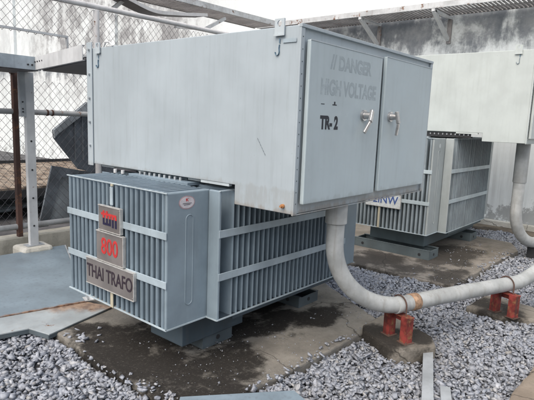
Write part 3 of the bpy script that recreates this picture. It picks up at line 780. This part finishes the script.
def support(K, zpipe, d, label, ztop, zb, w=.165, po=.032, h=None):
    """two painted channel posts joined by a crossbar, U-bolt over the pipe"""
    d = Vector((d.x, d.y, 0)).normalized(); s = Vector((-d.y, d.x, 0))
    r = thing('pipe_support', label, 'pipe support', (K.x, K.y, zb), 'red pipe supports')
    for sg in (-1, 1):
        c = Vector((K.x, K.y, 0)) + s*(sg*w/2)
        b = MB(); hw = po
        # C channel: web on the outer side and two flanges
        def bx(u0, u1, v0, v1):
            pts = [c+d*u0+s*v0, c+d*u1+s*v0, c+d*u1+s*v1, c+d*u0+s*v1]
            b.quadbox([Vector((p.x,p.y,zb)) for p in pts]+[Vector((p.x,p.y,ztop-.008)) for p in pts])
        bx(-hw, -hw+.006, -.030, .030); bx(-hw+.0065, hw, .0245, .030); bx(-hw+.0065, hw, -.030, -.0245)
        b.build('post', M['red'], r, bevel=.0015)
    a = Vector((K.x, K.y, ztop-.004)); b = MB()
    b.beam(a-s*(w/2+.034), a+s*(w/2+.034), po*2, .008); b.beam(a-s*(w/2-.035)+d*.02-Vector((0,0,.03)), a+s*(w/2-.035)+d*.02-Vector((0,0,.03)), .006, .05)
    b.build('crossbar', M['red'], r)
    for sg in (-1, 1):
        c = Vector((K.x, K.y, zb+.003)) + s*(sg*w/2)
        q = MB(); q.beam(c-d*.045, c+d*.045, .085, .006); q.build('base_plate', M['clamp'], r, bevel=.001)
        for e in (-1, 1):
            p0 = c+s*(e*.036)+d*(.036*e); MB().tube([p0, p0+Vector((0,0,.014))], .006, 6).build('anchor_nut', M['clamp'], r)
    # U-bolt
    pts = []; rr = PR+.010
    cc = Vector((K.x, K.y, zpipe))
    pts.append(cc - s*rr - Vector((0,0,zpipe-ztop+.03)))
    for k in range(13):
        t = math.pi*k/12; pts.append(cc - s*rr*math.cos(t) + Vector((0,0,rr*math.sin(t))))
    pts.append(cc + s*rr - Vector((0,0,zpipe-ztop+.03)))
    MB().tube(pts, .0055, 8).build('u_bolt', M['clamp'], r, smooth=True)
    return r
support(K1+Vector((-.052,.020)), zc1, dirh, 'red channel pipe support nearest the camera, under the rust-stained joint of the pipe', .190, .0)
support(K2+Vector((-.095,.034)), zc2, dirh, 'red channel pipe support farther along the pipe, near the right edge', .172, -.022)
def conc_block(pts, z1, label, seed):
    o = slab('concrete_footing', pts, GZ-.05, z1, M['block'], seed, .018)
    tag(o, label, 'footing', 'concrete footings of the pipe supports'); return o
conc_block([(1.03,.06),(1.12,.115),(1.44,.105),(1.50,.07),(1.30,-.36),(1.16,-.45),(.92,-.29),(.90,-.22)], .0, 'rough concrete footing carrying the nearest red pipe support', 11)
conc_block([(2.19,-.30),(2.62,-.33),(2.68,-.40),(2.60,-.86),(2.3,-.84),(2.15,-.60)], -.022, 'rough concrete footing carrying the farther red pipe support', 12)
b = MB(); b.box(4.72,4.82,-.32,-.20,-.09,.06).box(4.62,4.92,-.36,-.16,GZ-.02,-.088)
tag(b.build('pipe_support', M['darksteel'], bevel=.006), 'black steel support under the bend of the farther conduit pipe', 'pipe support')

# ------------------------------------------------------------------ loose metal on the ground
# fallen cabinet door at the left: main sheet, folded flange, corner bracket
FD = thing('metal_cover', 'large blue-grey steel panel with rusty fold lying on the ground at the left', 'metal cover', (-.4,2.6,-.03))
P_ = [(.60,3.62,.03),(-1.2,3.66,.03),(-1.42,2.25,.0),(-.092,1.944,.0)]
MB().prism([Vector(p) for p in P_], (0,0,.010)).build('sheet', M['sheet_rusty'], FD, bevel=.002)
Fp = [(-1.42,2.25,-.008),(-.092,1.944,-.008),(.02,1.775,-.032),(-.575,1.625,-.034),(-.625,1.815,-.032),(-1.50,2.03,-.036)]
MB().prism([Vector(p) for p in Fp], (0,0,.010)).build('flange', M['flange_rusty'], FD, bevel=.002)
Gd = [((.02,1.775),(-.575,1.625)),((-.575,1.625),(-.625,1.815)),((-.625,1.815),(-1.5,2.03))]
b = MB()
for a, c in Gd: b.beam((a[0],a[1]+.006,-.046), (c[0],c[1]+.006,-.046), .006, .032)
b.each('edge_lip', M['skid'], FD)
MB().beam((-.05,2.03,.012),(-.075,1.935,.012),.075,.006).beam((-.02,2.03,.012),(-.045,1.93,.03),.006,.04).build('bracket', M['galv_rust'], FD)
MB().beam((.6,3.60,.035),(-.085,1.95,.014),.012,.02).build('side_lip', M['galv'], FD)

def lip_channel(a, b_, w, h, name, mat, label, cat, group=None):
    a = Vector(a); b_ = Vector(b_); d = (b_-a).normalized(); s = d.cross(Vector((0,0,1))).normalized()
    m = MB(); m.beam(a, b_, w, .005)
    m.beam(a+s*(w/2-.0025)+Vector((0,0,-h/2)), b_+s*(w/2-.0025)+Vector((0,0,-h/2)), .005, h-.006)
    m.beam(a-s*(w/2-.0025)+Vector((0,0,-h/2)), b_-s*(w/2-.0025)+Vector((0,0,-h/2)), .005, h-.006)
    o = m.build(name, mat, bevel=.001); tag(o, label, cat, group); return o
lip_channel((1.135,-.40,-.045), (.46,-.675,-.035), .066, .035, 'steel_channel', M['galv'], 'galvanised steel channel offcut lying on gravel beside the nearest pipe footing', 'steel offcut')
lip_channel((.755,-.665,-.055), (.30,-.86,-.05), .06, .03, 'steel_channel', M['galv'], 'short galvanised offcut half out of frame on the gravel at the bottom', 'steel offcut')
b = MB(); b.prism([(-.50,.318,.0),(-.015,-.088,.0),(-.07,-.33,-.02),(-.75,.1,-.02)], (0,0,.008))
tag(b.build('steel_sheet', M['sheet'], bevel=.002), 'pale grey steel sheet lying across the slab edge at the bottom of the photo', 'steel sheet')
b = MB(); b.prism([(5.15,1.9,SZ),(5.5,1.9,SZ),(5.5,2.1,SZ),(5.15,2.1,SZ)], (0,0,.02))

# ------------------------------------------------------------------ chain link fence
FY = 4.10
F_ = thing('chain_link_fence', 'tall chain-link fence with white top rail behind the transformers', 'fence', (1.0,FY,.0))
def mesh_zone(x0, x1, z0, z1, parent, tips=True):
    w = .0445; hh = .050; r = .0025; b = MB()
    k0 = int(x0/w); k1 = int(x1/w)
    for k in range(k0, k1):
        pts = []; nz0 = int(z0/hh); nz1 = int(z1/hh)
        for j in range(nz0, nz1+1):
            side = (j+k) % 2
            pts.append((k*w+(w+.003)*side, FY+(.0025 if side else -.0025), j*hh))
        b.tube(pts, r, 4, cap=False)
    return b.build('wire_mesh', M['wire'], parent)
mesh_zone(-2.2, 3.5, .20, 1.86, F_)
mesh_zone(-2.2, .93, 2.38, 2.76, F_)
mesh_zone(.96, 3.5, 1.90, 2.76, F_)
MB().tube([(-2.4,FY-.03,2.755),(3.53,FY-.03,2.80)], .032, 16).tube([(3.53,FY-.03,2.80),(3.56,FY-.03,2.80)], .036, 16).build('top_rail', M['rail'], F_, smooth=True)
MB().tube([(-2.4,FY-.03,1.50),(3.5,FY-.03,1.50)], .030, 14).build('middle_rail', M['rail_grey'], F_, smooth=True)
MB().tube([(-2.4,FY-.03,.225),(3.5,FY-.03,.205)], .034, 14).build('bottom_rail', M['rail_grey'], F_, smooth=True)
rp = MB().box(.285,.335,FY-.07,FY-.01,.10,1.95).box(.265,.305,FY-.075,FY-.02,1.90,1.95).build('post', M['rust'], F_, bevel=.003); rp['label'] = 'rusty brown post'
wp = MB().tube([(1.315,FY-.03,.1),(1.315,FY-.03,2.74)], .036, 16).build('post', M['rail'], F_, smooth=True); wp['label'] = 'white round post'
MB().tube([(3.5,FY-.03,.1),(3.5,FY-.03,2.80)], .036, 16).build('post', M['rail'], F_, smooth=True)
MB().tube([(-1.5,FY-.03,.1),(-1.5,FY-.03,2.74)], .036, 16).build('post', M['rail'], F_, smooth=True)
MB().box(-2.2,.955,FY-.02,FY+.01,2.368,2.392).box(.935,.957,FY-.02,FY+.01,2.0,2.367).build('opening_frame', M['galv_rust'], F_)
b = MB()
for x in (.66,.72,-.6): b.tube([(x,FY-.03,1.50),(x+.02,FY-.03,1.50)], .036, 14)
b.each('clip', M['rust'], F_, smooth=True)
kw = slab('kerb_wall', [(-3.5,FY-.08),(4.2,FY-.08),(4.2,FY+.12),(-3.5,FY+.12)], GZ-.1, .105, M['kerb'], 21)
tag(kw, 'low cream concrete kerb wall under the chain-link fence', 'kerb wall')
# step at the foot of the kerb (rough dark soil line)
pt = slab('concrete_plinth', [(.13,3.55),(.43,3.53),(.45,3.81),(.11,3.83)], GZ-.05, .085, M['plinth'], 22, .035)
tag(pt, 'white-washed square concrete plinth at the foot of the galvanised tray post', 'plinth')
TP = thing('tray_post', 'galvanised channel post carrying the left cable tray', 'post', (.28,3.66,.085))
b = MB(); b.box(.235,.325,3.64,3.646,.086,1.90); b.box(.235,.241,3.6465,3.69,.086,1.90); b.box(.319,.325,3.6465,3.69,.086,1.90)
b.build('upright', M['galv_white'], TP, bevel=.002)
MB().box(.175,.232,3.63,3.67,1.45,1.90).build('splice_plate', M['galv'], TP, bevel=.002)
b = MB()
for z in (1.50,1.53,1.6): b.tube([(.2,3.63,z),(.2,3.62,z)], .008, 6)
for z in (.3,.6,.9,1.2): b.tube([(.28,3.641,z),(.28,3.636,z)], .010, 10)
b.each('bolt', M['darksteel'], TP)
MB().box(.19,.37,3.60,3.72,.0855,.093).build('foot_plate', M['galv'], TP, bevel=.002)

# leaning sheets behind the fence
b = MB(); pa = [(.955,4.5,1.29),(1.42,4.5,1.66),(2.3,4.62,1.62),(2.3,4.62,.55),(1.30,4.52,.78),(.965,4.5,1.19)]
A1 = thing('corrugated_sheet', 'dark slate sheet with a pointed corner leaning behind the fence, higher one', 'sheet', (1.6,4.55,.2), 'sheets leaning behind the fence')
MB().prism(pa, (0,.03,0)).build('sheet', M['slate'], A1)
MB().prism([(.955,4.497,1.29),(1.42,4.497,1.66),(1.45,4.497,1.56),(1.0,4.497,1.235),(.965,4.497,1.19)], (0,-.02,0)).build('folded_edge', M['slate_pale'], A1)
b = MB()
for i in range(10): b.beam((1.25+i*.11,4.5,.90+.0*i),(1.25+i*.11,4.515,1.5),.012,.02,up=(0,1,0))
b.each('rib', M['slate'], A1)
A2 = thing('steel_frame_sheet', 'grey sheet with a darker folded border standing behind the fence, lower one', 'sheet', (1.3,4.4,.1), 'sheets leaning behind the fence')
MB().prism([(.80,4.42,.10),(1.0,4.45,.70),(1.9,4.5,.62),(1.9,4.5,.10)], (0,.03,0)).build('sheet', M['slate_pale'], A2)
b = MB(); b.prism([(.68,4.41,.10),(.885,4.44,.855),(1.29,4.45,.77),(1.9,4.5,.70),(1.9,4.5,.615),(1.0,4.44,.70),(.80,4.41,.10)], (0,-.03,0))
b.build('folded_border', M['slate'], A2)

# low tiled lean-to roof beyond the fence
SH = thing('low_shed', 'low shed with brown tiled roof beyond the fence at the left', 'shed', (1.0,7.0,GZ))
b = MB(); b.prism([(-4,6.0,.345),(5.2,6.0,.345),(5.2,8.0,.515),(-4,8.0,.515)], (0,0,.03)).build('roof', M['roof'], SH)
MB().box(-4,5.2,5.97,6.02,.225,.343).box(-4,5.2,8.0,8.03,.40,.60).build('fascia', M['darksteel'], SH)
MB().box(-4,5.2,6.9,7.0,GZ-.4,.34).build('wall', M['slate'], SH)
b = MB()
for x in (-1.5,.6,2.6): b.box(x,x+.06,6.05,6.12,GZ-.4,.22)
b.build('post', M['slate_pale'], SH)
b = MB()
for i in range(4): b.tube([(-3,6.4+i*.1,-.02+.03*(i % 2)),(1.2+.2*i,6.4+i*.1,-.02)], .035, 10)
tag(b.build('pipe_stack', M['tray']), 'blue-grey pipes lying under the low tiled roof beyond the fence', 'pipes')

# ------------------------------------------------------------------ cable trays
def ladder(name, label, a, b_, width, side, mats, h=.11, step=.16, group='cable trays', z_up=True, tilt=None):
    """ladder tray from a to b (near edge line), rungs go sideways by the vector side"""
    a = Vector(a); b_ = Vector(b_); side = Vector(side).normalized()*width; d = (b_-a)
    r = thing(name, label, 'cable tray', a, group)
    for i, o in enumerate((Vector((0,0,0)), side)):
        sgn = 1 if i == 0 else -1; n = side.normalized()*sgn
        m = MB(); m.beam(a+o, b_+o, .006, h)
        m.beam(a+o+n*.014+Vector((0,0,h/2-.003)), b_+o+n*.014+Vector((0,0,h/2-.003)), .022, .005)
        m.beam(a+o+n*.014-Vector((0,0,h/2-.003)), b_+o+n*.014-Vector((0,0,h/2-.003)), .022, .005)
        m.build('side_rail', mats[0] if i == 0 else mats[1], r)
    m = MB(); L = d.length; k = int(L/step)
    for i in range(k+1):
        p = a+d*(min(i*step+.02, L)/L)-Vector((0,0,h/2-.012)); m.beam(p+side*.02, p+side*.98, .036, .012)
    m.build('rungs', mats[1], r)
    return r
lt = ladder('cable_tray', 'blue-grey cable tray running in from the left frame edge', (-2.4,3.40,1.972), (.29,3.40,1.972), .62, (0,1,0), (M['tray'], M['tray_dark']), h=.125, step=.10)
b = MB(); b.box(-2.4,.29,3.46,4.0,1.905,1.925).build('tray_floor', M['tray_dark'], lt)
b = MB()
for x in (.16,.20,.245): b.tube([(x,3.397,1.955),(x,3.388,1.955)], .009, 8)
b.each('bolt', M['darksteel'], lt)
lt2 = ladder('cable_tray', 'pale galvanised cable tray with a rusty joint running into the near cable box', (.235,3.40,1.972), (-.012,2.10,1.975), .60, (1,-.15,0), (M['galv_white'], M['tray_dark']), h=.120, step=.10)
MB().prism([(.33,3.45,1.912),(.02,2.12,1.912),(.58,2.12,1.912),(.86,3.4,1.912)], (0,0,.012)).build('tray_floor', M['tray_dark'], lt2)
MB().beam((.245,3.43,1.972),(.185,3.12,1.972),.012,.118).build('joint_plate', M['galv_rust'], lt2)
b = MB()
for t in (.04,.10,.16,.22): b.beam((.245-.05*t*4-.005,3.43-t*1.2,1.985),(.245-.05*t*4-.006,3.425-t*1.2,1.985),.03,.014)
b.build('joint_bolt', M['darksteel'], lt2)
b = MB()
for i in range(6): b.tube([(.30+i*.06,3.3,1.946),(.09+i*.07,2.16,1.946)], .018, 8)
tag(b.build('power_cables', M['darksteel'], smooth=True), 'black power cables lying in the tray that enters the near cable box', 'cables')

mats_t = (M['galv_rust'], M['tray_dark'])
wt = ladder('cable_tray', 'wide rusting ladder tray fixed high along the mouldy wall', (5.85,5.5,3.415), (5.85,-3.2,3.415), .66, (1,0,0), (M['galv_rust'], M['tray_slat']), h=.085, step=.062)
ot = ladder('cable_tray', 'overhead ladder tray crossing above the fence to the wall tray', (.8,4.95,3.375), (5.82,4.95,3.415), .60, (0,1,0), (M['galv_rust'], M['tray_slat']), h=.09, step=.062)
for i, y in enumerate((4.42,3.10,1.78,-.95,-2.3)):
    k = ['hidden leftmost one','left of the two in view','right of the two in view','past the right frame edge','farthest past the right frame edge'][i]
    r = thing('wall_bracket', 'diagonal strut bracket under the wall tray, '+k, 'bracket', (6.55,y,3.0), 'brackets under the wall tray')
    MB().beam((5.88,y,3.335),(6.55,y,2.99),.065,.05,up=(0,1,0)).build('strut', M['galv_white'], r)
    MB().box(5.84,6.597,y-.025,y+.025,3.325,3.366).build('arm', M['galv_white'], r)
    MB().box(6.56,6.597,y-.04,y+.03,2.93,3.32).build('wall_plate', M['tray_slat'], r)
r = thing('tray_strut', 'rusty diagonal strut under the overhead tray, near the wall tray', 'strut', (4.2,5.0,3.0), 'struts under the overhead tray')
MB().beam((4.42,5.0,3.275),(3.95,5.0,3.02),.05,.05).build('strut', M['galv_rust'], r)
MB().beam((3.95,5.0,3.02),(3.30,5.0,2.96),.06,.05).build('arm', M['rail'], r)
r = thing('tray_strut', 'white diagonal strut at the top edge, under the overhead tray', 'strut', (2.0,5.0,3.0), 'struts under the overhead tray')
MB().beam((2.45,5.0,3.27),(2.15,5.0,3.02),.05,.05).build('strut', M['rail'], r)
# curved flat duct below the overhead tray
pts = smooth_path([(1.3,4.9,3.32),(2.2,4.95,3.17),(2.75,5.0,3.08),(3.25,5.05,3.13),(3.95,5.1,3.24)], 8)
b = MB(); b2 = MB()
for p, q in zip(pts[:-1], pts[1:]):
    b.beam(p, q+(q-p)*.02, .30, .02)
    b2.beam(p+Vector((0,-.153,.006)), q+(q-p)*.02+Vector((0,-.153,.006)), .006, .05)
cd = thing('curved_duct', 'flat curved tray section sagging under the overhead tray', 'tray bend', (2.6,5.0,3.0), 'cable trays')
b.build('floor', M['tray_dark'], cd); b2.build('side_rail', M['rail'], cd)

# ------------------------------------------------------------------ wall
W_ = thing('boundary_wall', 'tall white plastered wall streaked with black mould behind everything', 'wall', (6.8,5,GZ))
MB().box(6.60,6.85,-14,30,GZ-.4,9.0).build('plaster', M['wall'], W_)
b = MB(); b.box(6.50,6.598,-14,9,GZ-.3,.03); b.build('ledge', M['plinth'], W_, bevel=.01)
b = MB()
for y in (11.6, 18.2): b.box(6.50,6.598,y,y+.35,GZ-.3,9)
b.build('pilaster', M['wall'], W_)
MB().box(-30,6.598,26,26.25,GZ-.4,9.0).build('return_wall', M['wall'], W_)

# ------------------------------------------------------------------ light, camera, render
w = bpy.data.worlds.new('World'); SC.world = w; w.use_nodes = True
nt = w.node_tree; bg = nt.nodes['Background']
sky = nt.nodes.new('ShaderNodeTexSky'); sky.sky_type = 'NISHITA'; sky.sun_disc = False
EL, AZ = 52, 185      # sun elevation; direction the light comes from, degrees from +x anticlockwise
sky.sun_elevation = math.radians(EL); sky.sun_rotation = math.radians(90-AZ)
sky.air_density = 1.0; sky.dust_density = 5.0; sky.ozone_density = .3
nt.links.new(sky.outputs[0], bg.inputs[0]); bg.inputs[1].default_value = .13
L = bpy.data.lights.new('sun', 'SUN'); L.energy = 1.45; L.angle = math.radians(75); L.color = (1, .998, .98)
lo = bpy.data.objects.new('sun', L); COL.objects.link(lo)
dv = Vector((math.cos(math.radians(AZ))*math.cos(math.radians(EL)), math.sin(math.radians(AZ))*math.cos(math.radians(EL)), math.sin(math.radians(EL))))
lo.rotation_euler = dv.to_track_quat('Z', 'Y').to_euler()
cam = bpy.data.cameras.new('camera'); cam.sensor_width = 36; cam.lens = 501.34/534*36; cam.clip_end = 500; cam.clip_start = .05
co = bpy.data.objects.new('camera', cam); COL.objects.link(co)
a, b_, c = -.87560, 1.41531, .03918
co.matrix_world = Matrix.Translation((-2.159,-1.624,1.5)) @ (Matrix.Rotation(a,3,'Z') @ Matrix.Rotation(b_,3,'X') @ Matrix.Rotation(c,3,'Z')).to_4x4()
SC.camera = co
SC.render.engine = 'CYCLES'
SC.view_settings.view_transform = 'Standard'; SC.view_settings.look = 'None'; SC.view_settings.gamma = 1
SC.view_settings.exposure = 0.48
SC.render.resolution_x = 1024; SC.render.resolution_y = 767
